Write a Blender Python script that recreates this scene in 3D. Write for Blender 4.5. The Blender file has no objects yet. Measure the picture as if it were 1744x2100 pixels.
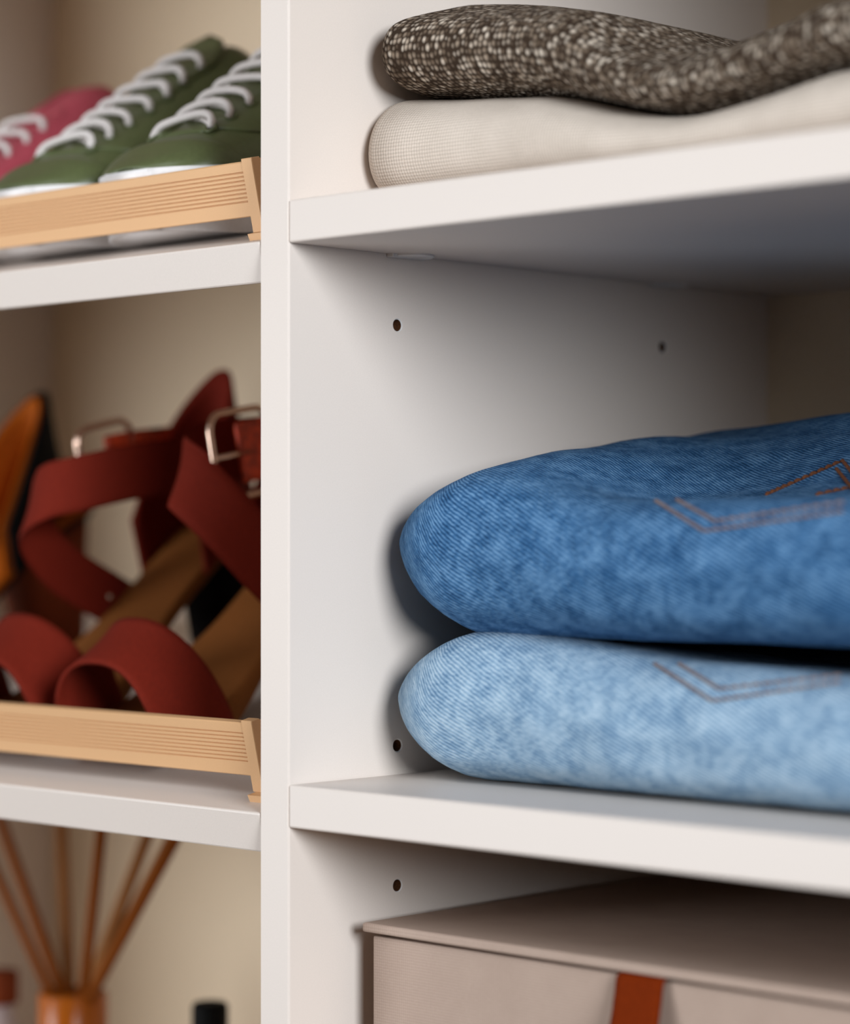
import bpy, bmesh, math, random
from mathutils import Vector, noise
from mathutils.bvhtree import BVHTree

# ------------------------------------------------------------------ camera, light, exposure
EZ = 1.2                                   # eye height above the floor
F, CX, YH = 5200.0, 872.0, 1094.0          # focal length, centre column and horizon row of the 1744x2100 frame
YAW = math.radians(46.25)
DV = Vector((-math.cos(YAW), math.sin(YAW), 0))
RV = Vector((math.sin(YAW), math.cos(YAW), 0))
CAM = Vector((0.7771, -0.7290, 0.0))

scn = bpy.context.scene
cd = bpy.data.cameras.new('camera')
cam = bpy.data.objects.new('camera', cd)
scn.collection.objects.link(cam)
cam.location = CAM + Vector((0, 0, EZ))
cam.rotation_euler = (math.pi / 2, 0, math.pi / 2 - YAW)
cd.sensor_fit = 'HORIZONTAL'
cd.sensor_width = 36.0
cd.lens = F / 1744 * 36.0
cd.shift_y = (YH - 1050) / 1744
cd.clip_start = 0.02
cd.dof.use_dof = True
cd.dof.focus_distance = 1.095
cd.dof.aperture_fstop = 4.3
scn.camera = cam

wd = bpy.data.worlds.new('world')
scn.world = wd
wd.use_nodes = True
wd.node_tree.nodes['Background'].inputs[0].default_value = (0.60, 0.37, 0.22, 1)
wd.node_tree.nodes['Background'].inputs[1].default_value = 0.075


def area(name, loc, target, size, power, col):
    l = bpy.data.lights.new(name, 'AREA')
    l.shape = 'DISK'
    l.size = size
    l.energy = power
    l.color = col
    o = bpy.data.objects.new(name, l)
    scn.collection.objects.link(o)
    o.location = loc
    o.rotation_euler = (Vector(target) - Vector(loc)).to_track_quat('-Z', 'Y').to_euler()
    return o


area('softbox_lamp', (2.40, -0.92, EZ + 0.52), (0.0, 0.1, EZ), 0.95, 70, (0.915, 0.98, 1.04))
area('window_softbox_lamp', (-1.20, -1.95, EZ - 0.02), (-0.1, 0.1, EZ), 1.2, 33, (0.925, 0.98, 1.035))
area('ceiling_softbox_lamp', (-0.25, -1.40, EZ + 1.35), (-0.05, 0.0, EZ), 0.9, 9, (0.92, 0.98, 1.035))

scn.view_settings.view_transform = 'Standard'
scn.view_settings.look = 'None'
scn.view_settings.gamma = 1
scn.view_settings.exposure = 0.06
scn.view_settings.use_curve_mapping = False
scn.cycles.max_bounces = 8
scn.cycles.diffuse_bounces = 4

# ------------------------------------------------------------------ helpers


def ray(px, py):
    return DV + RV * ((px - CX) / F) + Vector((0, 0, (YH - py) / F))


def at(px, py, ax, v):                     # a pixel's point on the plane where axis ax equals v (eye-relative z)
    q = ray(px, py)
    return CAM + q * ((v - CAM[ax]) / q[ax])


def interp(tab, x):
    if x <= tab[0][0]:
        return tab[0][1]
    for i in range(len(tab) - 1):
        if x <= tab[i + 1][0]:
            x0, a = tab[i]
            x1, b = tab[i + 1]
            t = (x - x0) / (x1 - x0)
            m0 = (b - tab[i - 1][1]) / (x1 - tab[i - 1][0]) if i else (b - a) / (x1 - x0)
            m1 = (tab[i + 2][1] - a) / (tab[i + 2][0] - x0) if i + 2 < len(tab) else (b - a) / (x1 - x0)
            h = x1 - x0
            t2, t3 = t * t, t * t * t
            return (2 * t3 - 3 * t2 + 1) * a + (t3 - 2 * t2 + t) * h * m0 + (3 * t2 - 2 * t3) * b + (t3 - t2) * h * m1
    return tab[-1][1]


def root_offset(p):
    v = Vector((0, 0, 0))
    while p is not None:
        v += p.location
        p = p.parent
    return v


def mk(name, verts, faces, mat, parent=None, smooth=False, uvs=None, loc=None, label=None):
    """verts in eye-relative metres; the mesh becomes one object (part of parent, or top-level at loc)."""
    off = root_offset(parent) if parent else Vector(loc or (0, 0, 0))
    me = bpy.data.meshes.new(name)
    me.from_pydata([Vector(v) + Vector((0, 0, EZ)) - off for v in verts], [], faces)
    me.materials.append(mat)
    if smooth:
        me.polygons.foreach_set('use_smooth', [True] * len(me.polygons))
    if uvs:
        ul = me.uv_layers.new(name='uv')
        for lp in me.loops:
            ul.data[lp.index].uv = uvs[lp.vertex_index]
    me.update()
    o = bpy.data.objects.new(name, me)
    scn.collection.objects.link(o)
    if parent:
        o.parent = parent
    else:
        o.location = off
    if label:
        o['label'] = label
    return o


def thing(name, loc, label, cat, group=None):
    o = bpy.data.objects.new(name, None)
    o.empty_display_size = 0.02
    o.location = Vector(loc) + Vector((0, 0, EZ))
    scn.collection.objects.link(o)
    o['label'] = label
    o['category'] = cat
    if group:
        o['group'] = group
    return o


def bm_geo(bm):
    bm.verts.index_update()
    v = [tuple(x.co) for x in bm.verts]
    f = [[y.index for y in x.verts] for x in bm.faces]
    bm.free()
    return v, f


def box_geo(x0, x1, y0, y1, z0, z1, bev=0.0, seg=2):
    bm = bmesh.new()
    bmesh.ops.create_cube(bm, size=1)
    for v in bm.verts:
        v.co = Vector(((x0 + x1) / 2 + v.co.x * (x1 - x0), (y0 + y1) / 2 + v.co.y * (y1 - y0), (z0 + z1) / 2 + v.co.z * (z1 - z0)))
    if bev:
        bmesh.ops.bevel(bm, geom=bm.edges[:], offset=bev, segments=seg, affect='EDGES', profile=0.5)
    bmesh.ops.recalc_face_normals(bm, faces=bm.faces[:])
    return bm_geo(bm)


def join(*geos):
    V, Fa = [], []
    for v, f in geos:
        n = len(V)
        V += list(v)
        Fa += [[i + n for i in q] for q in f]
    return V, Fa


def tube_geo(pts, r, seg=8, flat=1.0, closed=False):
    pts = [Vector(p) for p in pts]
    n = len(pts)
    V, Fa = [], []
    up = None
    for i, p in enumerate(pts):
        if closed:
            d = (pts[(i + 1) % n] - pts[i - 1]).normalized()
        else:
            d = (pts[min(i + 1, n - 1)] - pts[max(i - 1, 0)]).normalized()
        if up is None:
            up = Vector((0, 0, 1)) if abs(d.z) < 0.9 else Vector((1, 0, 0))
        s = d.cross(up).normalized()
        up = s.cross(d).normalized()
        rr = r(i / (n - 1)) if callable(r) else r
        for k in range(seg):
            a = 2 * math.pi * k / seg
            V.append(p + s * (math.cos(a) * rr) + up * (math.sin(a) * rr * flat))
    m = n if closed else n - 1
    for i in range(m):
        for k in range(seg):
            a, b = i * seg + k, i * seg + (k + 1) % seg
            c, d = ((i + 1) % n) * seg + (k + 1) % seg, ((i + 1) % n) * seg + k
            Fa.append([a, d, c, b])
    if not closed:
        Fa.append(list(range(seg)))
        Fa.append([(n - 1) * seg + k for k in reversed(range(seg))])
    return V, Fa


def lathe_geo(prof, cx, cy, seg=40):
    """prof: list of (r, z); closed at both ends with fans."""
    V, Fa = [], []
    for r, z in prof:
        for k in range(seg):
            a = 2 * math.pi * k / seg
            V.append((cx + r * math.cos(a), cy + r * math.sin(a), z))
    for i in range(len(prof) - 1):
        for k in range(seg):
            Fa.append([i * seg + k, i * seg + (k + 1) % seg, (i + 1) * seg + (k + 1) % seg, (i + 1) * seg + k])
    Fa.append(list(reversed(range(seg))))
    Fa.append([(len(prof) - 1) * seg + k for k in range(seg)])
    return V, Fa


def smooth_path(pts, n):
    """Catmull-Rom through pts, n samples."""
    P = [Vector(p) for p in pts]
    out = []
    m = len(P) - 1
    for j in range(n):
        u = j / (n - 1) * m
        i = min(int(u), m - 1)
        t = u - i
        p0, p1, p2, p3 = P[max(i - 1, 0)], P[i], P[i + 1], P[min(i + 2, m)]
        out.append(0.5 * ((2 * p1) + (p2 - p0) * t + (2 * p0 - 5 * p1 + 4 * p2 - p3) * t * t + (3 * p1 - p0 - 3 * p2 + p3) * t ** 3))
    return out


def ribbon_geo(pts, wid, width, thick, n=40):
    """a strap: centre line pts, across directions wid (one per pt), rounded edges."""
    C = smooth_path(pts, n)
    Wd = [w.normalized() for w in smooth_path(wid, n)]
    prof = []
    for k in range(13):
        a = k / 12 * 2 - 1
        prof.append(a)
    V, Fa = [], []
    loop = [(a, 1) for a in prof] + [(a, -1) for a in reversed(prof)]
    for i in range(n):
        d = (C[min(i + 1, n - 1)] - C[max(i - 1, 0)]).normalized()
        w = (Wd[i] - d * Wd[i].dot(d)).normalized()
        nn = d.cross(w)
        for a, s in loop:
            e = math.sqrt(max(0.0, 1 - abs(a) ** 8))
            V.append(C[i] + w * (a * width / 2) + nn * (s * e * thick / 2))
    m = len(loop)
    for i in range(n - 1):
        for k in range(m):
            Fa.append([i * m + k, i * m + (k + 1) % m, (i + 1) * m + (k + 1) % m, (i + 1) * m + k])
    Fa.append(list(reversed(range(m))))
    Fa.append([(n - 1) * m + k for k in range(m)])
    return V, Fa


# ------------------------------------------------------------------ materials


def srgb(r, g, b):
    f = lambda c: (c / 255 / 12.92) if c / 255 <= 0.04045 else ((c / 255 + 0.055) / 1.055) ** 2.4
    return (f(r), f(g), f(b), 1)


class Mat:
    def __init__(s, name, col, rough=0.5, metal=0.0, spec=0.4):
        s.m = bpy.data.materials.new(name)
        s.m.use_nodes = True
        s.nt = s.m.node_tree
        s.b = s.nt.nodes['Principled BSDF']
        s.b.inputs['Base Color'].default_value = col
        s.b.inputs['Roughness'].default_value = rough
        s.b.inputs['Metallic'].default_value = metal
        s.b.inputs['Specular IOR Level'].default_value = spec

    def n(s, t, **kw):
        x = s.nt.nodes.new(t)
        for k, v in kw.items():
            if k.startswith('i_'):
                x.inputs[k[2:].replace('_', ' ')].default_value = v
            else:
                setattr(x, k, v)
        return x

    def l(s, a, b):
        s.nt.links.new(a, b)

    def coord(s, kind='Object', scale=(1, 1, 1), rot=(0, 0, 0)):
        tc = s.n('ShaderNodeTexCoord')
        mp = s.n('ShaderNodeMapping')
        mp.inputs['Scale'].default_value = scale
        mp.inputs['Rotation'].default_value = rot
        s.l(tc.outputs[kind], mp.inputs['Vector'])
        return mp.outputs['Vector']

    def ramp(s, src, stops):
        r = s.n('ShaderNodeValToRGB')
        els = r.color_ramp.elements
        while len(els) < len(stops):
            els.new(0.5)
        for e, (p, c) in zip(els, stops):
            e.position = p
            e.color = c
        s.l(src, r.inputs['Fac'])
        return r.outputs['Color']

    def mix(s, fac, a, b, mode='MIX'):
        x = s.n('ShaderNodeMix', data_type='RGBA', blend_type=mode)
        for i, v in ((0, fac), (6, a), (7, b)):
            if hasattr(v, 'node'):
                s.l(v, x.inputs[i])
            else:
                x.inputs[i].default_value = v
        return x.outputs[2]

    def base(s, src):
        s.l(src, s.b.inputs['Base Color'])

    def bump(s, src, strength=0.2, dist=0.001):
        x = s.n('ShaderNodeBump')
        x.inputs['Strength'].default_value = strength
        x.inputs['Distance'].default_value = dist
        s.l(src, x.inputs['Height'])
        s.l(x.outputs['Normal'], s.b.inputs['Normal'])


def grain(name, col, rough, amount=0.05, scale=900, bump=0.05, metal=0.0, spec=0.4):
    m = Mat(name, col, rough, metal, spec)
    v = m.coord('Object')
    nz = m.n('ShaderNodeTexNoise', i_Scale=scale, i_Detail=3)
    m.l(v, nz.inputs['Vector'])
    lo = tuple(c * (1 - amount) for c in col[:3]) + (1,)
    hi = tuple(min(1, c * (1 + amount)) for c in col[:3]) + (1,)
    m.base(m.ramp(nz.outputs['Fac'], [(0.3, lo), (0.7, hi)]))
    if bump:
        m.bump(nz.outputs['Fac'], bump, 0.0004)
    return m.m


M = {}
M['board'] = grain('white_laminate', (0.755, 0.665, 0.598, 1), 0.42, 0.02, 1500, 0.03)
M['back'] = grain('cream_back_panel', (0.83, 0.675, 0.48, 1), 0.5, 0.03, 700, 0.03)
M['hole'] = grain('raw_chipboard', (0.13, 0.045, 0.012, 1), 0.9, 0.5, 1800, 0.5)
M['rim'] = grain('chipped_laminate', (0.85, 0.82, 0.79, 1), 0.5, 0.02, 1500, 0)
M['cap'] = grain('white_plastic', (0.74, 0.70, 0.67, 1), 0.35, 0.02, 900, 0.0)
M['gold'] = grain('champagne_gold', (0.71, 0.415, 0.205, 1), 0.5, 0.05, 4000, 0.12, 0.10, 0.4)
M['green'] = grain('green_leather', (0.094, 0.112, 0.044, 1), 0.38, 0.08, 500, 0.05)
M['pink'] = grain('pink_leather', (0.46, 0.068, 0.098, 1), 0.45, 0.08, 500, 0.05)
M['lace'] = grain('white_cotton_lace', (0.66, 0.60, 0.57, 1), 0.8, 0.08, 1500, 0.3)
M['rubber'] = grain('white_rubber', (0.76, 0.73, 0.72, 1), 0.45, 0.03, 600, 0.03)
M['russet'] = grain('russet_suede', (0.150, 0.0115, 0.0040, 1), 0.85, 0.15, 800, 0.12, 0.0, 0.15)
M['insole'] = grain('tan_insole', (0.19, 0.062, 0.012, 1), 0.75, 0.1, 700, 0.08, 0.0, 0.15)
M['black'] = grain('black_leather', (0.004, 0.003, 0.003, 1), 0.8, 0.1, 700, 0.05, 0.0, 0.1)
M['orange'] = grain('orange_lining', (0.40, 0.088, 0.002, 1), 0.7, 0.12, 500, 0.05, 0.0, 0.15)
M['buckle'] = grain('rose_gold_metal', (0.75, 0.52, 0.40, 1), 0.22, 0.02, 900, 0.0, 1.0)
M['scarlet'] = grain('red_snake_print', (0.46, 0.040, 0.008, 1), 0.45, 0.6, 260, 0.3)
M['amber'] = grain('amber_glaze', (0.44, 0.105, 0.004, 1), 0.25, 0.05, 200, 0.0)
M['reed'] = grain('brown_reed', (0.23, 0.058, 0.006, 1), 0.8, 0.15, 900, 0.1, 0.0, 0.1)
M['reed_pale'] = grain('pale_reed', (0.34, 0.140, 0.045, 1), 0.8, 0.15, 900, 0.1, 0.0, 0.1)
M['cork'] = grain('brown_cap', (0.16, 0.026, 0.004, 1), 0.7, 0.15, 500, 0.05, 0.0, 0.15)
M['frost'] = grain('frosted_bottle', (0.40, 0.31, 0.29, 1), 0.35, 0.04, 300, 0.0)
M['onyx'] = grain('black_plastic', (0.003, 0.003, 0.003, 1), 0.7, 0.05, 300, 0.0, 0.0, 0.12)
M['leather'] = grain('tan_leather_tab', (0.155, 0.018, 0.0008, 1), 0.8, 0.12, 700, 0.1, 0.0, 0.06)
M['linen'] = None


def weave(name, c0, c1, pitch, bump, coordk='Object', rough=0.85):
    m = Mat(name, c0, rough, 0, 0.2)
    v = m.coord(coordk)
    outs = []
    for d in ('X', 'Y', 'Z') if coordk == 'Object' else ('X', 'Y'):
        w = m.n('ShaderNodeTexWave', bands_direction=d, i_Scale=math.pi * 2 / pitch / 20, i_Distortion=1.2, i_Detail=2, i_Detail_Scale=3.0)
        m.l(v, w.inputs['Vector'])
        outs.append(w.outputs['Fac'])
    acc = outs[0]
    for o in outs[1:]:
        a = m.n('ShaderNodeMath', operation='ADD')
        m.l(acc, a.inputs[0])
        m.l(o, a.inputs[1])
        acc = a.outputs[0]
    d = m.n('ShaderNodeMath', operation='DIVIDE')
    m.l(acc, d.inputs[0])
    d.inputs[1].default_value = len(outs)
    nz = m.n('ShaderNodeTexNoise', i_Scale=60, i_Detail=4)
    m.l(v, nz.inputs['Vector'])
    f = m.mix(0.4, d.outputs[0], nz.outputs['Fac'])
    m.base(m.ramp(f, [(0.3, c0), (0.7, c1)]))
    m.bump(d.outputs[0], bump, 0.0006)
    return m.m


M['linen'] = weave('beige_linen', (0.395, 0.288, 0.230, 1), (0.475, 0.356, 0.288, 1), 0.0012, 0.25)
M['cream_knit'] = weave('cream_knit', (0.50, 0.425, 0.355, 1), (0.70, 0.605, 0.52, 1), 0.0015, 0.35, 'UV')


def tweed(name):
    m = Mat(name, (0.1, 0.07, 0.05, 1), 0.95, 0, 0.1)
    v = m.coord('UV', (400, 320, 1))
    wob = m.n('ShaderNodeTexNoise', i_Scale=0.25, i_Detail=2)
    m.l(v, wob.inputs['Vector'])
    sub = m.n('ShaderNodeVectorMath', operation='MULTIPLY_ADD')
    m.l(wob.outputs['Color'], sub.inputs[0])
    sub.inputs[1].default_value = (0.7, 0.7, 0)
    m.l(v, sub.inputs[2])
    vo = m.n('ShaderNodeTexVoronoi', feature='F1', distance='EUCLIDEAN', i_Scale=1.0, i_Randomness=0.5)
    m.l(sub.outputs[0], vo.inputs['Vector'])
    # each bead: light in the middle, dark yarn between; beads differ in tone
    bead = m.ramp(vo.outputs['Distance'], [(0.22, (1, 1, 1, 1)), (0.62, (0, 0, 0, 1))])
    sep = m.n('ShaderNodeSeparateColor')
    m.l(vo.outputs['Color'], sep.inputs[0])
    tone = m.ramp(sep.outputs[0], [(0.1, (0.145, 0.102, 0.070, 1)), (0.45, (0.32, 0.245, 0.18, 1)), (0.95, (0.66, 0.56, 0.455, 1))])
    col = m.mix(bead, (0.040, 0.025, 0.016, 1), tone)
    m.base(col)
    m.bump(bead, 0.9, 0.0012)
    return m.m


M['tweed'] = tweed('brown_tweed')


def denim(name, dark, mid, light, thr):
    m = Mat(name, mid, 0.9, 0, 0.15)
    v = m.coord('UV')
    wv = m.coord('UV', (1, 1, 1), (0, 0, math.radians(26)))
    # twill ridges about 1.7 mm apart
    w = m.n('ShaderNodeTexWave', bands_direction='Y', i_Scale=math.pi * 2 / 0.0017 / 20, i_Distortion=1.8, i_Detail=2, i_Detail_Scale=1.5)
    m.l(wv, w.inputs['Vector'])
    n1 = m.n('ShaderNodeTexNoise', i_Scale=88, i_Detail=7, i_Roughness=0.70)
    m.l(v, n1.inputs['Vector'])
    sv = m.coord('UV', (260, 900, 1), (0, 0, math.radians(26)))
    n2 = m.n('ShaderNodeTexNoise', i_Scale=1.0, i_Detail=3)
    m.l(sv, n2.inputs['Vector'])
    a = m.mix(0.38, n1.outputs['Fac'], n2.outputs['Fac'])
    b = m.mix(0.17, a, w.outputs['Fac'])
    m.base(m.ramp(b, [(0.36, dark), (0.50, mid), (0.63, light)]))
    m.bump(w.outputs['Fac'], 0.35, 0.0005)
    return m.m


M['denim_dark'] = denim('mid_blue_denim', (0.008, 0.042, 0.112, 1), (0.036, 0.124, 0.275, 1), (0.15, 0.295, 0.48, 1), 0.5)
M['denim_light'] = denim('pale_blue_denim', (0.085, 0.175, 0.300, 1), (0.235, 0.365, 0.500, 1), (0.44, 0.56, 0.66, 1), 0.5)
M['stitch'] = grain('orange_thread', (0.13, 0.040, 0.012, 1), 0.8, 0.2, 900, 0.1)
M['stitch_pale'] = grain('faded_thread', (0.19, 0.135, 0.125, 1), 0.8, 0.2, 900, 0.1)
M['floor'] = grain('oak_floor', (0.11, 0.068, 0.038, 1), 0.5, 0.15, 6, 0.05)
M['wall'] = grain('cream_wall_paint', (0.62, 0.56, 0.49, 1), 0.8, 0.03, 200, 0.05)

# ------------------------------------------------------------------ room shell
DEP = 0.3386
XL = -0.594
XR = 0.525
v, f = box_geo(-2.2, 2.2, -3.2, DEP + 0.12, -EZ - 0.06, -EZ)
o = mk('floor', v, f, M['floor'])
o['kind'] = 'structure'
v, f = box_geo(-2.2, 2.2, DEP + 0.02, DEP + 0.12, -EZ, 1.3)
o = mk('wall_back', v, f, M['wall'])
o['kind'] = 'structure'

# ------------------------------------------------------------------ wardrobe
ZTOP, ZBOT = 0.92, -EZ
ward = thing('wardrobe', (-0.05, 0.15, ZBOT), 'white open wardrobe with an upright divider, slanted shoe shelves and level shelves', 'wardrobe')

# divider panel with real shelf-pin holes drilled in its right face
HOLES = [(at(816, 667, 0, 0)), (at(816, 377, 0, 0)), (at(816, 1529, 0, 0)), (at(816, 1816, 0, 0)), (at(1360, 712, 0, 0))]
HOLES = [(p.y, p.z) for p in HOLES]
HR = 0.0026
HC = 0.0045
ys = sorted({0.0, DEP} | {h[0] + s * HC for h in HOLES for s in (-1, 1)})
zs = sorted({ZBOT, ZTOP} | {h[1] + s * HC for h in HOLES for s in (-1, 1)})


def merge(a, eps=0.0012):
    out = []
    for q in a:
        if not out or q - out[-1] > eps:
            out.append(q)
    return out


V, Fa = [], []
bevel = 0.0008


def quad(a, b, c, d):
    n = len(V)
    V.extend([a, b, c, d])
    Fa.append([n, n + 1, n + 2, n + 3])


TH = 0.018
# right face, cell by cell
yb = merge(ys)
yb[0] = bevel
zb = merge(zs)
for i in range(len(yb) - 1):
    for j in range(len(zb) - 1):
        y0, y1, z0, z1 = yb[i], yb[i + 1], zb[j], zb[j + 1]
        hit = [h for h in HOLES if y0 < h[0] < y1 and z0 < h[1] < z1]
        if not hit:
            quad((0, y0, z0), (0, y1, z0), (0, y1, z1), (0, y0, z1))
            continue
        hy, hz = hit[0]
        N = 32
        sq, ci = [], []
        for k in range(N):
            a = 2 * math.pi * k / N
            c, s = math.cos(a), math.sin(a)
            m = 1 / max(abs(c), abs(s))
            yy = hy + c * m * (y1 - hy if c > 0 else hy - y0)
            zz = hz + s * m * (z1 - hz if s > 0 else hz - z0)
            sq.append((0, yy, zz))
            ci.append((0, hy + c * HR * 1.16, hz + s * HR * 1.16))
        n = len(V)
        V.extend(sq + ci)
        for k in range(N):
            k2 = (k + 1) % N
            Fa.append([n + k, n + k2, n + N + k2, n + N + k])
# front face with eased edges, left face, back, top, bottom
quad((-TH + bevel, 0, ZBOT), (-bevel, 0, ZBOT), (-bevel, 0, ZTOP), (-TH + bevel, 0, ZTOP))
quad((-bevel, 0, ZBOT), (0, bevel, ZBOT), (0, bevel, ZTOP), (-bevel, 0, ZTOP))
quad((-TH, bevel, ZBOT), (-TH + bevel, 0, ZBOT), (-TH + bevel, 0, ZTOP), (-TH, bevel, ZTOP))
quad((-TH, DEP, ZBOT), (-TH, bevel, ZBOT), (-TH, bevel, ZTOP), (-TH, DEP, ZTOP))
quad((0, DEP, ZBOT), (-TH, DEP, ZBOT), (-TH, DEP, ZTOP), (0, DEP, ZTOP))
quad((-TH, 0, ZTOP), (0, 0, ZTOP), (0, DEP, ZTOP), (-TH, DEP, ZTOP))
quad((-TH, 0, ZBOT), (-TH, DEP, ZBOT), (0, DEP, ZBOT), (0, 0, ZBOT))
div = mk('divider_panel', V, Fa, M['board'], ward)
for hy, hz in HOLES:
    V, Fa = [], []
    N = 32
    rings = [(HR * 1.16, 0.0), (HR, -0.0005), (HR, -0.011), (0.0004, -0.0125)]
    for r, x in rings:
        for k in range(N):
            a = 2 * math.pi * k / N
            V.append((x, hy + math.cos(a) * r, hz + math.sin(a) * r))
    for i in range(len(rings) - 1):
        for k in range(N):
            k2 = (k + 1) % N
            Fa.append([i * N + k, i * N + k2, (i + 1) * N + k2, (i + 1) * N + k])
    Fa.append([3 * N + k for k in range(N)])
    ho = mk('shelf_pin_hole', V, Fa, M['hole'], div, label='drilled hole showing brown chipboard inside a white rim')
    ho.data.materials.append(M['rim'])
    for p in ho.data.polygons[:N]:
        p.material_index = 1

for nm, x0, x1 in (('side_panel', XL - TH, XL), ('side_panel', XR, XR + TH)):
    v, f = box_geo(x0, x1, 0, DEP, ZBOT, ZTOP, 0.0008)
    mk(nm, v, f, M['board'], ward)
v, f = box_geo(XL - TH, XR + TH, DEP, DEP + 0.006, ZBOT, ZTOP)
mk('back_panel', v, f, M['back'], ward, label='cream back panel')
v, f = box_geo(XL - TH, XR + TH, 0, DEP, ZTOP, ZTOP + TH, 0.0008)
mk('top_panel', v, f, M['board'], ward)

# level shelves of the right bay (top faces), and the two level ones low in the left bay
RS = [0.337, 0.140, -0.1055, -0.3510, -0.62]  # topmost shelf is out of view, added and lowered to shade the bay
rshelf = []
for z in RS:
    v, f = box_geo(0.0, XR, 0.0, DEP, z - 0.018, z, 0.0009)
    rshelf.append(mk('shelf', v, f, M['board'], ward))
LZ = -0.40
for z in (LZ, -0.70):
    v, f = box_geo(XL, -TH, 0.001, DEP, z - 0.018, z, 0.0009)
    mk('shelf', v, f, M['board'], ward)

# slanted shoe shelves of the left bay
TILT = math.radians(13)
CT, ST = math.cos(TILT), math.sin(TILT)
ZU, ZL = 0.124, -0.1188


def sl(x, t, n, zf):                        # shelf frame -> eye-relative metres
    return Vector((x, t * CT - n * ST, zf + t * ST + n * CT))


for zf in (ZU + 0.2428, ZU, ZL):
    v, f = box_geo(XL, -TH, 0.0, 0.342, -0.0178, 0.0, 0.0009)
    mk('shoe_shelf', [sl(x, t, n, zf) for x, t, n in v], f, M['board'], ward, label='slanted shoe shelf, its back edge raised')

# round connector covers under the upper right shelf, cut straight where they meet the divider
for px, py in ((844, 524), (1385, 583)):
    c = at(px, py, 2, 0.122)
    cx, cy = 0.0035, c.y
    V, Fa = [], []
    R0 = 0.0098
    prof = [(R0, 0.1222), (R0, 0.1212), (R0 - 0.0008, 0.1207), (0.0008, 0.1207)]
    N = 48
    for r, z in prof:
        for k in range(N):
            a = 2 * math.pi * k / N
            V.append((max(0.0003, cx + r * math.cos(a)), cy + r * math.sin(a), z))
    for i in range(3):
        for k in range(N):
            k2 = (k + 1) % N
            Fa.append([i * N + k, (i + 1) * N + k, (i + 1) * N + k2, i * N + k2])
    Fa.append([3 * N + k for k in range(N)])
    cv = mk('cover_cap', V, Fa, M['cap'], ward, label='round white plastic connector cover under the shelf')
    v, f = box_geo(0.0003, 0.0042, cy - 0.0125, cy - 0.0035, 0.1205, 0.1222, 0.0003)
    mk('cap_tongue', v, f, M['cap'], cv)

# ------------------------------------------------------------------ gold shoe fences


def shoe_fence(zf, label):
    base = sl(-0.30, 0.018, 0, zf)
    t = thing('shoe_fence', base, label, 'shoe rail', 'gold shoe fences on the slanted shelves')
    # rail: grooved profile pulled along x (t grows to the back; front face at t=0.0165)
    tf, tb = 0.0166, 0.0206
    n0, n1 = 0.0100, 0.0340
    prof = [(tf, n0 + 0.0004), (tf + 0.0004, n0), (tb, n0), (tb, n1), (tf + 0.0005, n1), (tf, n1 - 0.0005)]
    top, step, gw, gd = 0.0293, 0.00180, 0.00036, 0.00085
    for k in range(8):
        c = top - k * step
        prof += [(tf, c + gw), (tf + gd, c + gw * 0.35), (tf + gd, c - gw * 0.35), (tf, c - gw)]
    xa, xb = XL + 0.016, -0.0386
    m = len(prof)
    V = [sl(x, a, b, zf) for x in (xa, xb) for a, b in prof]
    Fa = [[k, (k + 1) % m, m + (k + 1) % m, m + k] for k in range(m)]
    Fa += [list(reversed(range(m))), [m + k for k in range(m)]]
    mk('rail', V, Fa, M['gold'], t)
    for x0 in (xb, (xa + xb) / 2 - 0.0035, xa - 0.007):
        mid = abs(x0 - (xa + xb) / 2) < 0.02
        tp = 0.0226 if mid else 0.0160
        # upright: a thin plate with a rounded fin behind
        v, f = box_geo(x0, x0 + 0.0069, tp, tp + 0.005, 0.0030, 0.0352 if not mid else 0.030, 0.0003, 1)
        N = 14
        h = 0.0352 if not mid else 0.030
        fin = [(tp + 0.0045, 0.003)] + [(tp + 0.0045 + 0.0085 * math.cos(a * math.pi / 2 / N) ** 0.7, 0.003 + (h - 0.003 - 0.0006) * math.sin(a * math.pi / 2 / N) ** 0.9) for a in range(N + 1)]
        k = len(fin)
        V2 = [(x, a, b) for x in (x0 + 0.0012, x0 + 0.0067) for a, b in fin]
        F2 = [[i, (i + 1) % k, k + (i + 1) % k, k + i] for i in range(k)] + [list(reversed(range(k))), [k + i for i in range(k)]]
        v, f = join((v, f), (V2, F2))
        p = mk('post', [sl(x, a, b, zf) for x, a, b in v], f, M['gold'], t)
        # wedge foot with a slanting left side, sitting on the shelf
        xw, xe = x0 + 0.0010, x0 + 0.0155
        lo = [(xw + 0.0008, 0.0118, 0), (xe, 0.0118, 0), (xe, 0.0280, 0), (xw + 0.0040, 0.0280, 0)]
        hi = [(xw, 0.0118, 0.0030), (xe, 0.0118, 0.0030), (xe, 0.0262, 0.0040), (xw + 0.0050, 0.0262, 0.0040)]
        V3 = [sl(*q, zf) for q in lo + hi]
        F3 = [[3, 2, 1, 0], [4, 5, 6, 7]] + [[i, (i + 1) % 4, 4 + (i + 1) % 4, 4 + i] for i in range(4)]
        mk('foot', V3, F3, M['gold'], p)
    return t


shoe_fence(ZU, 'gold grooved shoe fence in front of the sneakers on the upper slanted shelf')
shoe_fence(ZL, 'gold grooved shoe fence in front of the sandals on the lower slanted shelf')

# ------------------------------------------------------------------ sneakers
S_TOP = [(0, .0405), (.008, .0435), (.02, .0470), (.044, .0530), (.08, .0665), (.127, .0870), (.145, .092), (.16, .086), (.19, .074), (.22, .079), (.245, .084)]
S_W = [(0, .035), (.02, .038), (.05, .040), (.08, .041), (.13, .037), (.18, .034), (.22, .034), (.245, .031)]
S_B = [(0, .0352), (.02, .0315), (.05, .0288), (.1, .0285), (.2, .0300), (.245, .0330)]
SL = 0.245


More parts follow.
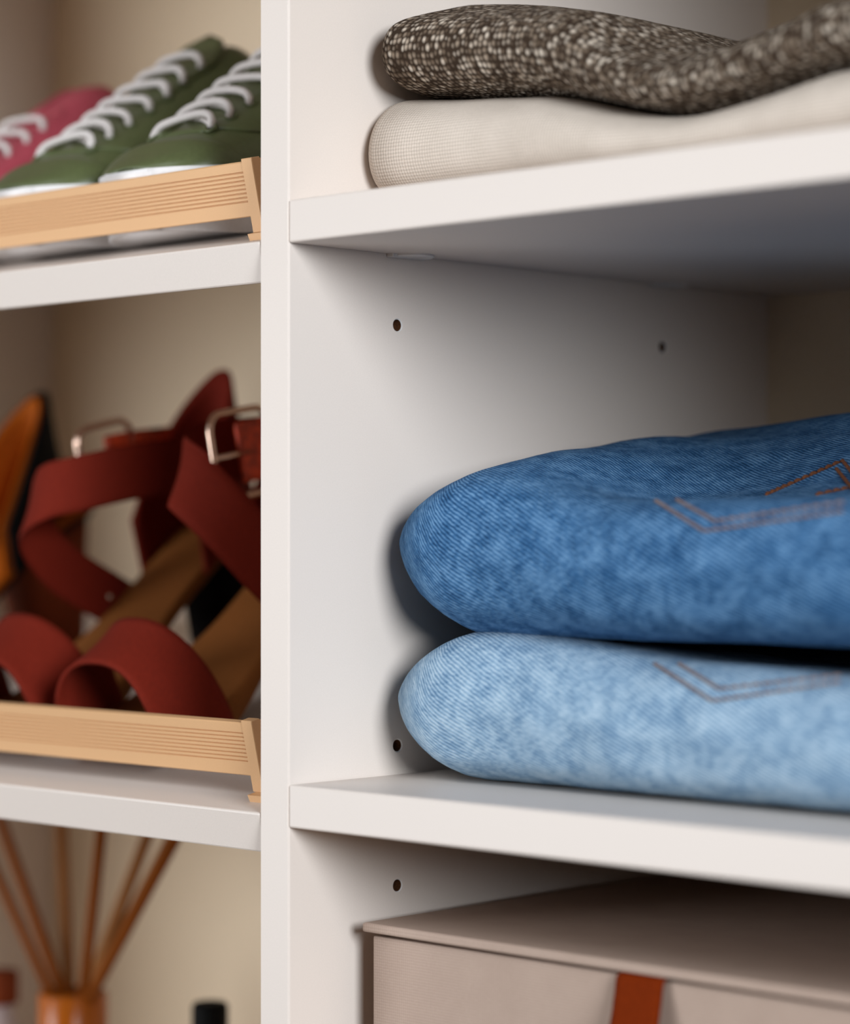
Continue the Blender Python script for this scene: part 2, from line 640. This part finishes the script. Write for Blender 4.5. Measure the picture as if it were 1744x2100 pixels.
def s_hw(s):
    w = interp(S_W, s)
    a = min(s / 0.026, 1)
    b = min((SL - s) / 0.03, 1)
    return max(0.0005, w * math.sqrt(max(0, 1 - (1 - a) ** 2.2)) * math.sqrt(max(0, 1 - (1 - b) ** 2)))


def upper(s, a, off=0.0):
    w, tp, bs = s_hw(s), interp(S_TOP, s), interp(S_B, s)
    if s < .02:
        tp = bs + (tp - bs) * (0.45 + 0.55 * math.sqrt(s / .02))
    an = a * math.pi / 2
    sn, cs = math.sin(an), math.cos(an)
    x = w * math.copysign(abs(sn) ** 0.8, sn)
    n = bs + (tp - bs) * abs(cs) ** 0.75
    return Vector((x + off * sn, s - (off if s < .01 else 0), n + off * cs))


def patch(fn, ss, aa):
    V = [fn(s, a) for s in ss for a in aa]
    m = len(aa)
    Fa = [[i * m + j, i * m + j + 1, (i + 1) * m + j + 1, (i + 1) * m + j] for i in range(len(ss) - 1) for j in range(m - 1)]
    return V, Fa


def lin(a, b, n):
    return [a + (b - a) * k / (n - 1) for k in range(n)]


T0 = 0.0225


def sneaker(xc, zf, mat, label, group, rows=7, t0=T0, sc=1.0):
    base = sl(xc, t0 + .1 * sc, 0, zf)
    t = thing('sneaker', base, label, 'shoe', group)
    put = lambda P: [sl(xc + p[0] * sc, t0 + p[1] * sc, p[2] * sc, zf) for p in P]

    def solid(o, th):
        md = o.modifiers.new('thickness', 'SOLIDIFY')
        md.thickness = th
        md.offset = -1
        return o
    # vamp: whole forefoot up to the opening
    V, Fa = patch(lambda s, a: upper(s, a), [.0005, .003, .007] + lin(.012, .15, 26), lin(-1, 1, 33))
    solid(mk('vamp', put(V), Fa, mat, t, True), 0.002)
    # heel counter and collar, open on top
    V, Fa = patch(lambda s, u: upper(s, (u if u < 0 else u)), lin(.148, .2448, 16), lin(-1, -.42, 10))
    V2, F2 = patch(lambda s, u: upper(s, u), lin(.148, .2448, 16), lin(.42, 1, 10))
    solid(mk('collar', put(join((V, Fa), (V2, F2))[0]), join((V, Fa), (V2, F2))[1], mat, t, True), 0.003)
    # quarters with the eyelet rows: raised panels either side, front edge curving up and back
    for sg in (-1, 1):
        def qf(s, u):
            a = .17 + (1.0 - .17) * u
            s0 = .036 + .030 * (u ** 1.5) if u < .5 else .036 + .030 * (.5 ** 1.5) + .062 * (u - .5)
            ss = s0 + (.150 - s0) * s
            return upper(ss, sg * a, .0013 if 0.0 < u < 1 and s > 0 else .0002)
        V, Fa = patch(qf, [0, .012] + lin(.03, 1, 20), [0, .012] + lin(.04, .96, 14) + [1])
        solid(mk('quarter', put(V), Fa, mat, t, True), 0.001)
    # toe cap: slightly raised skin with a visible edge on the side
    V, Fa = patch(lambda s, u: upper(.0005 + s * (.0240 + .016 * abs(u) ** 2), u, .0009 if s < 1 else .0001), [0, .08, .16] + lin(.25, .97, 9) + [1], lin(-1, 1, 33))
    solid(mk('toe_cap', put(V), Fa, mat, t, True), 0.0008)

    def tf(v, u):
        s = .034 + v * (.040 + .0135 * (rows - 1) + .024 - .034)
        w = .0235 * (1 - .25 * (1 - v)) * (1 if v < .76 else math.sqrt(max(0.0, 1 - ((v - .76) / .24) ** 2)) + .02)
        x = u * w
        n = interp(S_TOP, min(s, .127)) + max(0, s - .127) * .62 + .0006 - 3.5 * x * x
        return Vector((x, s, n))
    V, Fa = patch(tf, lin(0, 1, 24), lin(-1, 1, 13))
    solid(mk('tongue', put(V), Fa, mat, t, True), 0.003)
    # sole
    secs = []
    ring = 96
    Vs, Fs = [], []
    lv = [(0.0, .94), (.004, 1.0), (.55, 1.0), (.92, 1.0), (1.0, .985)]
    for fr, k in lv:
        for q in range(ring):
            a = 2 * math.pi * q / ring
            s = SL / 2 - .0 - (SL / 2 + .0015) * math.cos(a)
            s_ = min(max(s, .0), SL)
            wq = s_hw(min(max(s_, .0012), SL - .0012)) + .0040
            x = wq * (1 if math.sin(a) > 0 else -1) * min(1, abs(math.sin(a)) * 60) * k
            zt = interp(S_B, s_) + .0022
            zb0 = .009 * max(0, (0.05 - s_) / 0.05) ** 2
            Vs.append((x, s, zb0 + (zt - zb0) * fr))
    for i in range(len(lv) - 1):
        for q in range(ring):
            Fs.append([i * ring + q, i * ring + (q + 1) % ring, (i + 1) * ring + (q + 1) % ring, (i + 1) * ring + q])
    Fs.append(list(reversed(range(ring))))
    Fs.append([(len(lv) - 1) * ring + q for q in range(ring)])
    mk('sole', put(Vs), Fs, M['rubber'], t, True)
    # laces: a bar per row that dives into its eyelets, with a crossing strand underneath
    geos = []
    eye = []
    for r in range(rows):
        s = .040 + .0135 * r
        A = .27
        pts = []
        for k in range(17):
            u = k / 16 * 2 - 1
            h = .0012 + .0046 * (1 - abs(u) ** 6) + .0007 * math.sin(3 * u + r)
            e = abs(u) ** 6
            pts.append(upper(s - .0035 * e + .001 * math.sin(2.2 * u + r * 1.7), A * u, h))
        geos.append(tube_geo(put(pts), .0019 * sc, 8))
        if r < rows - 1:
            for sg in (1,):
                pts = [upper(s + .0135 * k / 10, sg * A * .80 * (1 - 2 * k / 10), .0014 + .0012 * math.sin(math.pi * k / 10)) for k in range(11)]
                geos.append(tube_geo(put(pts), .0013 * sc, 8))
        for sg in (-1, 1):
            c = upper(s - .0035, sg * (A + .01), .0016)
            c2 = upper(s - .0035, sg * (A + .06), .0016)
            ax = (c2 - c).normalized()
            ring_ = [c + ax * (.0026 * math.cos(q * math.pi / 8)) + Vector((0, .0026 * math.sin(q * math.pi / 8), .0012 * math.sin(q * math.pi / 8))) for q in range(16)]
            eye.append(tube_geo(put(ring_), .0008 * sc, 6, closed=True))
    v, f = join(*geos)
    mk('shoelace', v, f, M['lace'], t, True, label='white cotton lace')
    for e in eye:
        mk('eyelet', e[0], e[1], mat, t, True)
    return t


G1 = 'green sneakers on the upper shoe shelf'
sneaker(-.122, ZU, M['green'], 'green lace-up sneaker right behind the upright divider, its heel hidden', G1)
sneaker(-.210, ZU, M['green'], 'green lace-up sneaker between the pink sneaker and the other green one', G1)
sneaker(-.316, ZU, M['pink'], 'pink lace-up sneaker with white laces left of the green pair', 'sneakers on the upper shoe shelf', 5, .034, .92)

# ------------------------------------------------------------------ sandals and pump
FB_N = [(0, .018), (.045, .019), (.09, .037), (.13, .059), (.17, .080), (.205, .089), (.21, .090)]
FB_W = [(0, .024), (.012, .033), (.04, .037), (.07, .034), (.11, .025), (.15, .024), (.19, .026), (.205, .020), (.21, .008)]


def footbed(put, mat_top, mat_side, parent, lift=1.0, name='footbed'):
    n = 34
    V, Fa = [], []
    cs = [(-1, 0), (-1, .5), (-.97, .9), (-.9, 1), (-.4, .93), (0, .9), (.4, .93), (.9, 1), (.97, .9), (1, .5), (1, 0), (.95, -.1), (0, -.12), (-.95, -.1)]
    m = len(cs)
    for i in range(n):
        s = .21 * i / (n - 1)
        w, nn = interp(FB_W, s), interp(FB_N, s) * lift + .007 * max(0, (.035 - s) / .035) ** 2
        th = .0150 if s < .05 else max(.0075, .0150 - (s - .05) * .2)
        for a, b in cs:
            V.append((a * w, s, nn - th * (1 - b)))
    for i in range(n - 1):
        for k in range(m):
            Fa.append([i * m + k, i * m + (k + 1) % m, (i + 1) * m + (k + 1) % m, (i + 1) * m + k])
    Fa += [list(reversed(range(m))), [(n - 1) * m + k for k in range(m)]]
    o = mk(name, put(V), Fa, mat_top, parent, True)
    o.data.materials.append(mat_side)
    for i in range(n - 1):
        for k in (0, 9, 10, 11, 12, 13):
            o.data.polygons[i * m + k].material_index = 1
    return o


def heel_block(put, mat, parent, top, h0=.155, h1=.206, low0=.150, low1=.188):
    V, Fa = [], []
    for fr in lin(0, 1, 8):
        a0 = low0 + (h0 - low0) * fr ** 1.6
        a1 = low1 + (h1 - low1) * fr
        w = .0135 + (.0215 - .0135) * fr
        for k in range(20):
            a = 2 * math.pi * k / 20
            c, s_ = math.cos(a), math.sin(a)
            x = w * math.copysign(abs(c) ** .5, c)
            s = (a0 + a1) / 2 + (a1 - a0) / 2 * math.copysign(abs(s_) ** .5, s_)
            V.append((x, s, fr * (interp(FB_N, s) * top - .006)))
    for i in range(7):
        for k in range(20):
            Fa.append([i * 20 + k, i * 20 + (k + 1) % 20, (i + 1) * 20 + (k + 1) % 20, (i + 1) * 20 + k])
    Fa += [list(reversed(range(20))), [140 + k for k in range(20)]]
    return mk('heel', put(V), Fa, mat, parent, True)


def counter(put, mat, parent, hgt, lift=1.0, reach=.055, th=.0022):
    def fn(v, u):                            # u runs round the heel from one side to the other
        a = u * math.pi / 2
        s = .199 - reach * (1 - math.cos(a)) ** 1.05
        x = .0245 * math.sin(a) ** 1 if abs(u) < 1 else .0245 * u
        x *= (1 + .06 * v)
        top = hgt * (1 - .62 * abs(u) ** 1.9)
        b = interp(FB_N, s) * lift - .003
        return Vector((x * (1 - .12 * v * (1 - abs(u))), s - .004 * math.sin(v * 2.2) * (1 - abs(u)), b + top * v))
    V, Fa = patch(fn, lin(0, 1, 10), lin(-1, 1, 25))
    o = mk('heel_counter', put(V), Fa, mat, parent, True)
    md = o.modifiers.new('thickness', 'SOLIDIFY')
    md.thickness = th
    return o


def toe_band(put, mat, parent, w=.0385, h0=.034, h1=.046):
    def fn(v, u):
        s = .002 + .046 * v
        a = u * math.pi / 2
        nb = interp(FB_N, s) - .010
        hh = (h0 + (h1 - h0) * v) + .010
        ww = interp(FB_W, max(s, .014)) + .004
        # the band leans back over the instep: the crown runs further back than the ends
        return Vector((ww * math.copysign(abs(math.sin(a)) ** .85, u), s - .016 * math.cos(a) * v + .004, nb + hh * math.cos(a) ** .8))
    V, Fa = patch(fn, lin(0, 1, 12), lin(-1, 1, 33))
    o = mk('toe_strap', put(V), Fa, mat, parent, True)
    md = o.modifiers.new('thickness', 'SOLIDIFY')
    md.thickness = .0022
    return o


def buckle(P, ux, uy, w, h, parent):
    """rounded frame with centre bar, prong; P centre, ux/uy in-plane unit vectors."""
    pts = []
    r = h * .22
    for cx, cy, a0 in ((w / 2 - r, h / 2 - r, 0), (-w / 2 + r, h / 2 - r, 90), (-w / 2 + r, -h / 2 + r, 180), (w / 2 - r, -h / 2 + r, 270)):
        for k in range(7):
            a = math.radians(a0 + 15 * k)
            pts.append(P + ux * (cx + r * math.cos(a)) + uy * (cy + r * math.sin(a)))
    fr = mk('buckle', *tube_geo(pts, .0018, 8, closed=True), M['buckle'], parent, True, label='rose gold metal buckle')
    mk('prong', *tube_geo([P - ux * w / 2, P - ux * w * .2 + ux.cross(uy) * .0012, P + ux * w * .12], .0013, 8), M['buckle'], fr, True)
    return fr


TS = .030
G2 = 'russet sandals on the lower shoe shelf'


def sandal(xc, label, near_down):
    t = thing('sandal', sl(xc, TS + .1, 0, ZL), label, 'shoe', G2)
    put = lambda P: [sl(xc + p[0], TS + p[1], p[2], ZL) for p in P]
    footbed(put, M['insole'], M['insole'], t)
    heel_block(put, M['black'], t, 1.0)
    counter(put, M['russet'], t, .076, 1.0, .060)
    toe_band(put, M['russet'], t)
    W = lambda L: [Vector((a, b * CT - c * ST, b * ST + c * CT)) for a, b, c in L]
    if near_down:
        # the near end drops from the front of the loop to the waist of the sole, the far end carries the buckle
        pts = [(.027, .128, .036), (.034, .110, .054), (.036, .093, .077), (.025, .081, .104), (.005, .080, .122), (-.016, .095, .126), (-.026, .125, .128), (-.025, .160, .124)]
        wid = [(0, .5, .86), (0, .45, .88), (0, .45, .88), (0, .6, .8), (0, .66, .74), (0, .45, .9), (0, .1, 1), (0, 0, 1)]
    else:
        pts = [(.024, .172, .116), (.029, .142, .120), (.029, .100, .124), (.020, .074, .124), (.002, .062, .121), (-.018, .066, .106), (-.027, .086, .078), (-.027, .114, .054), (-.023, .130, .040)]
        wid = [(0, .3, .95), (0, .32, .94), (0, .2, .97), (0, .25, .96), (0, .36, .93), (0, .6, .8), (0, .8, .6), (0, .85, .52), (0, .85, .52)]
    st = mk('ankle_strap', *ribbon_geo(put(pts), W(wid), .032 if near_down else .028, .0024, 60), M['russet'], t, True)
    if near_down:
        c = put([(.010, .113, .1295)])[0]
        ux = (put([(.006, .133, .128)])[0] - put([(.012, .093, .131)])[0]).normalized()
        uy0 = Vector((-.05, -.12, 1)).normalized()
        uy = (uy0 - ux * uy0.dot(ux)).normalized()
        buckle(c, ux, uy, .046, .042, st)
        e = put([(.0095, .111, .1300), (.0075, .127, .1290), (.004, .146, .127), (.000, .166, .124)])
        mk('strap_end', *ribbon_geo(e, [uy] * 4, .030, .0024, 20), M['scarlet'], st, True, label='red snake-print strap end behind the buckle')
    else:
        c = put([(-.004, .112, .130)])[0]
        ux = (put([(-.004, .13, .130)])[0] - put([(-.004, .09, .130)])[0]).normalized()
        uy = Vector((0, -.1, 1)).normalized()
        uy = (uy - ux * uy.dot(ux)).normalized()
        buckle(c, ux, uy, .036, .034, st)
        e = put([(-.004, .112, .128), (-.004, .132, .127), (-.006, .158, .124)])
        mk('strap_end', *ribbon_geo(e, [uy] * 3, .026, .0024, 14), M['scarlet'], st, True, label='red snake-print strap end behind the buckle')
    # small stud near the foot of the strap
    i = 1 if near_down else 7
    q = put([pts[i]])[0]
    bm = bmesh.new()
    bmesh.ops.create_uvsphere(bm, u_segments=12, v_segments=8, radius=.0019)
    v, f = bm_geo(bm)
    sd = Vector((.0016 if near_down else .0016, -.0004, 0))
    mk('stud', [Vector(x) + q + sd for x in v], f, M['buckle'], st, True)
    return t


sandal(-.160, 'russet suede heeled sandal beside the upright divider, large square buckle in view', True)
sandal(-.250, 'russet suede heeled sandal left of the big-buckled one, strap level across the front', False)

t = thing('pump', sl(-.411, TS + .1, 0, ZL), 'black heeled pump with orange lining at the left end of the lower shoe shelf', 'shoe')
put = lambda P: [sl(-.411 + p[0], TS + p[1], p[2], ZL) for p in P]
footbed(put, M['orange'], M['black'], t, 1.0)
heel_block(put, M['cork'], t, 1.0)
counter(put, M['black'], t, .070, 1.0, .062, .003)
o = counter(lambda P: [sl(-.411 + p[0] * .86, TS + p[1] - .004, p[2], ZL) for p in P], M['orange'], t, .068, 1.0, .062, .001)
o.name = 'lining'
toe_band(put, M['black'], t, .0385, .034, .046)

# ------------------------------------------------------------------ folded clothes


def cloth(name, secf, xs, mat, parent=None, seg=88, label=None, wob=0.0008, seed=0.0):
    """secf(x) -> closed list of (y, z) control points; smooth loft with a capped, gathered left end."""
    V, UV = [], []
    prev = None
    for x in xs:
        cp = secf(x)
        m = len(cp)
        ring = []
        for k in range(seg):
            u = k / seg * m
            i = int(u)
            tt = u - i
            p0, p1, p2, p3 = (Vector(cp[(i + d) % m]) for d in (-1, 0, 1, 2))
            ring.append(0.5 * ((2 * p1) + (p2 - p0) * tt + (2 * p0 - 5 * p1 + 4 * p2 - p3) * tt * tt + (3 * p1 - p0 - 3 * p2 + p3) * tt ** 3))
        acc = 0.0
        for k in range(seg):
            if k:
                acc += (ring[k] - ring[k - 1]).length
            p = Vector((x, ring[k].x, ring[k].y))
            if wob:
                d = wob * noise.noise(p * 38 + Vector((seed, 0, 0))) + wob * .5 * noise.noise(p * 95 + Vector((seed, 3, 0)))
                c = Vector((x, sum(q.x for q in ring) / seg, sum(q.y for q in ring) / seg))
                dr = (p - c)
                if dr.length > 1e-6:
                    p = p + dr.normalized() * d
            V.append(p)
            UV.append((x, acc))
    Fa = []
    n = len(xs)
    for i in range(n - 1):
        for k in range(seg):
            k2 = (k + 1) % seg
            Fa.append([i * seg + k, i * seg + k2, (i + 1) * seg + k2, (i + 1) * seg + k])
    Fa.append([k for k in range(seg)])
    Fa.append([(n - 1) * seg + k for k in reversed(range(seg))])
    # duplicate UV seam is at the hidden bottom, so no split is needed
    return V, Fa, UV


def end_steps(x0, r, x1, n=44):
    xs = []
    for k in range(14):
        a = k / 14 * math.pi / 2
        xs.append(x0 + r * (1 - math.cos(a)) + 1e-5)
    xs += lin(x0 + r, x1 - .02, n)
    for k in range(1, 8):
        a = k / 7 * math.pi / 2
        xs.append(x1 - .02 + .02 * math.sin(a) - 1e-5)
    return xs


def ef(x, x0, r, x1):
    if x < x0 + r:
        return math.sqrt(max(0, 1 - ((x0 + r - x) / r) ** 2))
    if x > x1 - .02:
        return math.sqrt(max(0, 1 - ((x - x1 + .02) / .02) ** 2))
    return 1.0


def tabz(pxs, Y):                            # pixel outline -> (x, z) table on the plane y = Y
    out = []
    for px, py in pxs:
        p = at(px, py, 1, Y)
        out.append((p.x, p.z))
    return sorted(out)


X1 = 0.435
# --- jeans
ZS = -0.1055


def jeans(nm, x0, rr, yf, zb, top, mid, mat, label, seed):
    """zb: bottom z over x; top(x, y): upper surface, y from the front fold back; mid: z of the left end's tip"""
    def sec(x):
        e = ef(x, x0, rr, X1)
        b, r, k = interp(zb, x), top(x, yf + .026), top(x, yf + .195)
        h = r - b
        cyl = yf + .050
        pts = [(yf + .050, b), (yf + .026, b + .001), (yf + .007, b + .16 * h), (yf, b + .42 * h), (yf + .001, b + .64 * h), (yf + .009, b + .88 * h),
               (yf + .026, r)] + [(yf + d, top(x, yf + d)) for d in (.050, .080, .110, .140, .168, .195)] + [
               (yf + .235, k - .004), (yf + .258, k - .3 * (k - b)), (yf + .260, b + .4 * (k - b)), (yf + .245, b + .06 * (k - b)), (yf + .20, b), (yf + .12, b)]
        m = mid
        out = []
        for y, z in pts:
            ec = e ** .75
            yy = y if y > cyl else cyl - (cyl - y) * (.06 + .94 * ec)
            tt = min(max((x - x0) / rr, .002), 1)
            f = min(math.sin(math.pi / 2 * tt) ** .75, e if x > x0 + rr else 1)
            if y > yf + .2:
                yy = yf + .2 + (y - yf - .2) * ec
            out.append((yy, m + (z - m) * max(f, .015)))
        return out
    xs = end_steps(x0, rr, X1, 70)
    V, Fa, UV = cloth(nm, sec, xs, mat, seed=seed, wob=.0011, seg=110)
    t = thing(nm, (.2, yf + .12, min(v.z for v in V)), label, 'jeans')
    mk('folded_denim', V, Fa, mat, t, True, UV)
    return t, V, Fa


YJ = 0.040
db = [(x, z) for x, z in tabz([(900, 1303), (940, 1305), (1050, 1309), (1200, 1313), (1350, 1320), (1500, 1323), (1744, 1331)], YJ + .020)]
lr = tabz([(860, 1299), (900, 1299), (960, 1296), (1030, 1290), (1150, 1308), (1300, 1337), (1400, 1355), (1550, 1369), (1744, 1390)], YJ + .026)
lb = [(-1, ZS + .0003), (1, ZS + .0003)]
TLEFT = [(.060, .0245), (.080, .0300), (.110, .0356), (.145, .0397), (.180, .0438), (.215, .0464), (.235, .0490)]
TRIGHT = [(.060, .0140), (.080, .0128), (.110, .0126), (.145, .0190), (.180, .0345), (.215, .0480), (.235, .0550)]


def top_dark(x, y):
    w = min(max((x - .055) / .075, 0), 1)
    w = w * w * (3 - 2 * w)
    return interp(TLEFT, y) * (1 - w) + (interp(TRIGHT, y) + .004 * min(max((x - .12) / .1, 0), 1) * min(max((y - .14) / .09, 0), 1)) * w


def top_light(x, y):
    return interp(lr, x) - .006 * min(max((y - .08) / .1, 0), 1)


xd0 = at(822, 1095, 1, YJ + .042).x + .015
xl0 = at(824, 1405, 1, YJ + .042).x + .015
tl, LV, LF = jeans('folded_jeans', xl0, .048, YJ, lb, top_light, at(824, 1412, 1, YJ + .04).z, M['denim_light'],
                   'pale blue folded jeans resting on the shelf, lower of the two', 4.0)
td, DVt, DF = jeans('folded_jeans', xd0, .054, YJ, db, top_dark, at(822, 1102, 1, YJ + .04).z, M['denim_dark'],
                    'darker mid-blue folded jeans lying on top of the pale pair', 9.0)


def trace(V, Fa, pix, per=26):
    """points on the cloth surface under a polyline seen in the photograph, with normals"""
    bv = BVHTree.FromPolygons([Vector(v) for v in V], Fa)
    out = []
    for (ax, ay), (bx, by) in zip(pix[:-1], pix[1:]):
        for k in range(per):
            q = ray(ax + (bx - ax) * k / per, ay + (by - ay) * k / per)
            h = bv.ray_cast(CAM, q.normalized())
            if h[0] is not None:
                nn = h[1] if h[1].dot(q) < 0 else -h[1]
                if not out or (out[-1][0] - h[0]).length < .05:
                    out.append((h[0], nn))
    return out


def stitches(parent, pts, mat, r=.0007, ln=.0034, gap=.0010):
    """a run of separate raised thread stitches along pts"""
    geos = []
    if len(pts) < 3:
        return
    L = [0]
    for a, b in zip(pts[:-1], pts[1:]):
        L.append(L[-1] + (b[0] - a[0]).length)

    def ev(s):
        for i in range(len(L) - 1):
            if s <= L[i + 1]:
                t = (s - L[i]) / max(1e-9, L[i + 1] - L[i])
                return pts[i][0].lerp(pts[i + 1][0], t), pts[i][1].lerp(pts[i + 1][1], t).normalized()
        return pts[-1]
    s = 0
    while s + ln < L[-1]:
        P = []
        for k in range(5):
            p, n = ev(s + ln * k / 4)
            P.append(p + n * (r * (-.2 + 1.1 * math.sin(math.pi * k / 4))))
        geos.append(tube_geo(P, r, 6))
        s += ln + gap
    if geos:
        v, f = join(*geos)
        o = mk('seam_stitching', v, f, mat, parent, True, label='row of thread stitches')
        o['kind'] = 'stuff'


ln_ = [[(1345, 1028), (1445, 1090), (1744, 1048)], [(1388, 1026), (1468, 1070), (1744, 1030)]]
for pl in ln_:
    stitches(td, trace(DVt, DF, pl, 30), M['stitch_pale'])
for pl in [[(1342, 1362), (1462, 1438), (1744, 1398)], [(1392, 1362), (1476, 1414), (1744, 1384)]]:
    stitches(tl, trace(LV, LF, pl, 30), M['stitch_pale'])
for pl in [[(1572, 1016), (1729, 946), (1760, 985)], [(1675, 1016), (1760, 998)], [(1716, 962), (1752, 1008)]]:
    stitches(td, trace(DVt, DF, pl, 30), M['stitch'], .0008, .0030, .0008)

# --- sweaters on the upper right shelf
YS = 0.040
ZSU = 0.140


def sweater(nm, x0, rr, yf, zb, ridge, backz, rise, mid, mat, label, seed, part, wob):
    def sec(x):
        e = ef(x, x0, rr, X1)
        b, r, k = interp(zb, x), interp(ridge, x), interp(backz, x)
        h = r - b
        cyl = yf + .05
        pts = [(yf + .050, b), (yf + .022, b + .002), (yf + .005, b + .2 * h), (yf, b + .5 * h), (yf + .006, b + .8 * h),
               (yf + .024, r), (yf + .060, r + (k - r) * rise[0]), (yf + .105, r + (k - r) * rise[1]), (yf + .150, r + (k - r) * rise[2]), (yf + .195, k),
               (yf + .235, k - .003), (yf + .258, k - .3 * (k - b)), (yf + .260, b + .4 * (k - b)), (yf + .245, b + .06 * (k - b)), (yf + .20, b), (yf + .12, b)]
        m = interp(mid, x)
        out = []
        for y, z in pts:
            ec = e ** .75
            yy = y if y > cyl else cyl - (cyl - y) * (.05 + .95 * ec)
            if y > yf + .2:
                yy = yf + .2 + (y - yf - .2) * ec
            out.append((yy, m + (z - m) * max(e, .02) ** .6))
        return out
    xs = end_steps(x0, rr, X1, 56)
    V, Fa, UV = cloth(nm, sec, xs, mat, seed=seed, wob=wob)
    t = thing(nm, (.2, yf + .12, min(v.z for v in V)), label, 'sweater')
    mk(part, V, Fa, mat, t, True, UV)
    return t


br = tabz([(800, 206), (900, 205), (960, 204), (1050, 200), (1150, 200), (1250, 218), (1330, 234), (1400, 240), (1470, 234), (1550, 212), (1650, 180), (1744, 146)], YS + .024)
bb = [(-1, ZSU + .0003), (1, ZSU + .0003)]
kb = [(x, z + .0006) for x, z in br]
kr = tabz([(800, 30), (900, 28), (980, 24), (1080, 20), (1150, 19), (1225, 30), (1280, 88), (1340, 116), (1410, 124), (1480, 116), (1560, 90), (1650, 52), (1744, -4)], YS + .024)
kk = tabz([(800, 30), (900, 28), (980, 26), (1080, 24), (1150, 22), (1230, 27), (1300, 38), (1400, 58), (1460, 78), (1515, 102), (1600, 110), (1744, 40)], YS + .10)
xb0 = at(845, 300, 1, YS + .040).x
xk0 = at(873, 125, 1, YS + .040).x
zm = at(845, 310, 1, YS + .04).z
zk = at(873, 130, 1, YS + .04).z
sweater('folded_sweater', xb0, .016, YS, bb, br, br, (0, 0, 0), [(-1, zm), (1, zm)], M['cream_knit'],
        'cream woven sweater folded flat on the upper shelf under the brown one', 2.0, 'folded_knit', .0007)
sweater('folded_sweater', xk0, .016, YS, kb, kr, kk, (.75, 1.0, 1.0), [(-1, zk), (1, zk)], M['tweed'],
        'brown and cream tweed sweater folded on top of the cream one', 7.0, 'folded_tweed', .0009)

# ------------------------------------------------------------------ storage box
lx, ly, lz = 0.0115, 0.0320, -0.1655
bx = thing('storage_box', (.2, .18, RS[3]), 'beige linen lidded box with a leather tab on the lowest visible right shelf', 'box')
v, f = box_geo(lx, .40, ly, .322, lz - .0040, lz, .0009)
mk('lid', v, f, M['linen'], bx)
v, f = box_geo(lx + .008, .394, ly + .008, .316, lz - .0058, lz - .0035, 0)
v2, f2 = box_geo(lx + .0035, .397, ly + .0030, .319, RS[3] + .0003, lz - .0056, .0008)
mk('box_body', *join((v, f), (v2, f2)), M['linen'], bx)
tp = at(1318, 1990, 1, ly + .002)
pts = [(tp.x, ly + .0045, lz - .0046), (tp.x, ly + .0008, lz - .006), (tp.x + .0004, ly - .0012, lz - .012), (tp.x + .0010, ly - .0042, lz - .022), (tp.x + .001, ly - .0085, lz - .034),
       (tp.x, ly - .0085, lz - .046), (tp.x - .001, ly - .006, lz - .056), (tp.x, ly + .001, lz - .062), (tp.x, ly + .0020, lz - .075)]
mk('leather_tab', *ribbon_geo([Vector(p) for p in pts], [Vector((1, 0, 0))] * len(pts), .0235, .0022, 50), M['leather'], bx, True, label='tan leather pull tab')

# ------------------------------------------------------------------ bottom left: diffuser and bottles
c = at(150, 2034, 1, .16)
df = thing('reed_diffuser', (c.x, .16, LZ), 'amber reed diffuser with a fan of brown reeds under the lower shoe shelf', 'diffuser')
zt = c.z
v, f = lathe_geo([(.030, LZ + .0003), (.034, LZ + .004), (.034, zt - .075), (.031, zt - .065), (.019, zt - .056), (.017, zt - .054), (.017, zt - .030), (.014, zt - .028), (.014, zt - .002)], c.x, .16)
mk('bottle', v, f, M['amber'], df, True)
v, f = lathe_geo([(.0145, zt - .0545), (.0192, zt - .0545), (.0195, zt - .053), (.0195, zt - .0008), (.0187, zt), (.0150, zt), (.0145, zt - .0008)], c.x, .16)
mk('collar', v, f[:-2], M['amber'], df, True)
for (ax, ay), (bx_, by), rad, dy in (((4, 1690), (118, 2010), 0.0032, .004), ((-52, 1690), (96, 2022), 0.0028, -.006), ((126, 1700), (141, 2016), 0.0034, .012), ((208, 1705), (174, 2016), 0.0031, -.004),
                                     ((300, 1722), (188, 2016), 0.0035, .010), ((352, 1735), (198, 2022), 0.0032, -.003), ((340, 1735), (192, 2020), 0.0027, .006)):
    a = at(ax, ay, 1, .16 + dy * 3)
    b = at(bx_, by, 1, .16 + dy)
    d = (b - a)
    lo = b + d.normalized() * .035
    hi = a - d.normalized() * .010
    mk('reed', *tube_geo([hi, hi.lerp(lo, .5), lo], rad, 10), M['reed_pale'] if dy > .005 else M['reed'], df, True)

c = at(2, 1990, 1, .17)
zt = c.z
bt = thing('bottle', (c.x, .17, LZ), 'pale bottle with a brown cap left of the reed diffuser', 'bottle')
v, f = lathe_geo([(.012, LZ + .0003), (.013, LZ + .003), (.013, zt - .036), (.009, zt - .028), (.0075, zt - .026), (.0075, zt - .010)], c.x, .17, 32)
mk('bottle_body', v, f, M['frost'], bt, True)
v, f = lathe_geo([(.0080, zt - .019), (.0100, zt - .019), (.0104, zt - .017), (.0104, zt - .002), (.0094, zt), (.006, zt)], c.x, .17, 32)
mk('cap', v, f, M['cork'], bt, True, label='brown cap')

c = at(431, 2056, 1, .17)
zt = c.z
bt = thing('bottle', (c.x, .17, LZ), 'bottle with a black cap between the reed diffuser and the divider', 'bottle')
v, f = lathe_geo([(.014, LZ + .0003), (.015, LZ + .003), (.015, zt - .062), (.011, zt - .050), (.009, zt - .046), (.009, zt - .02)], c.x, .17, 32)
mk('bottle_body', v, f, M['onyx'], bt, True)
v, f = lathe_geo([(.0092, zt - .045), (.0096, zt - .045), (.0098, zt - .043), (.0098, zt - .0022), (.0086, zt), (.005, zt)], c.x, .17, 32)
mk('cap', v, f, M['onyx'], bt, True, label='matte black cap')
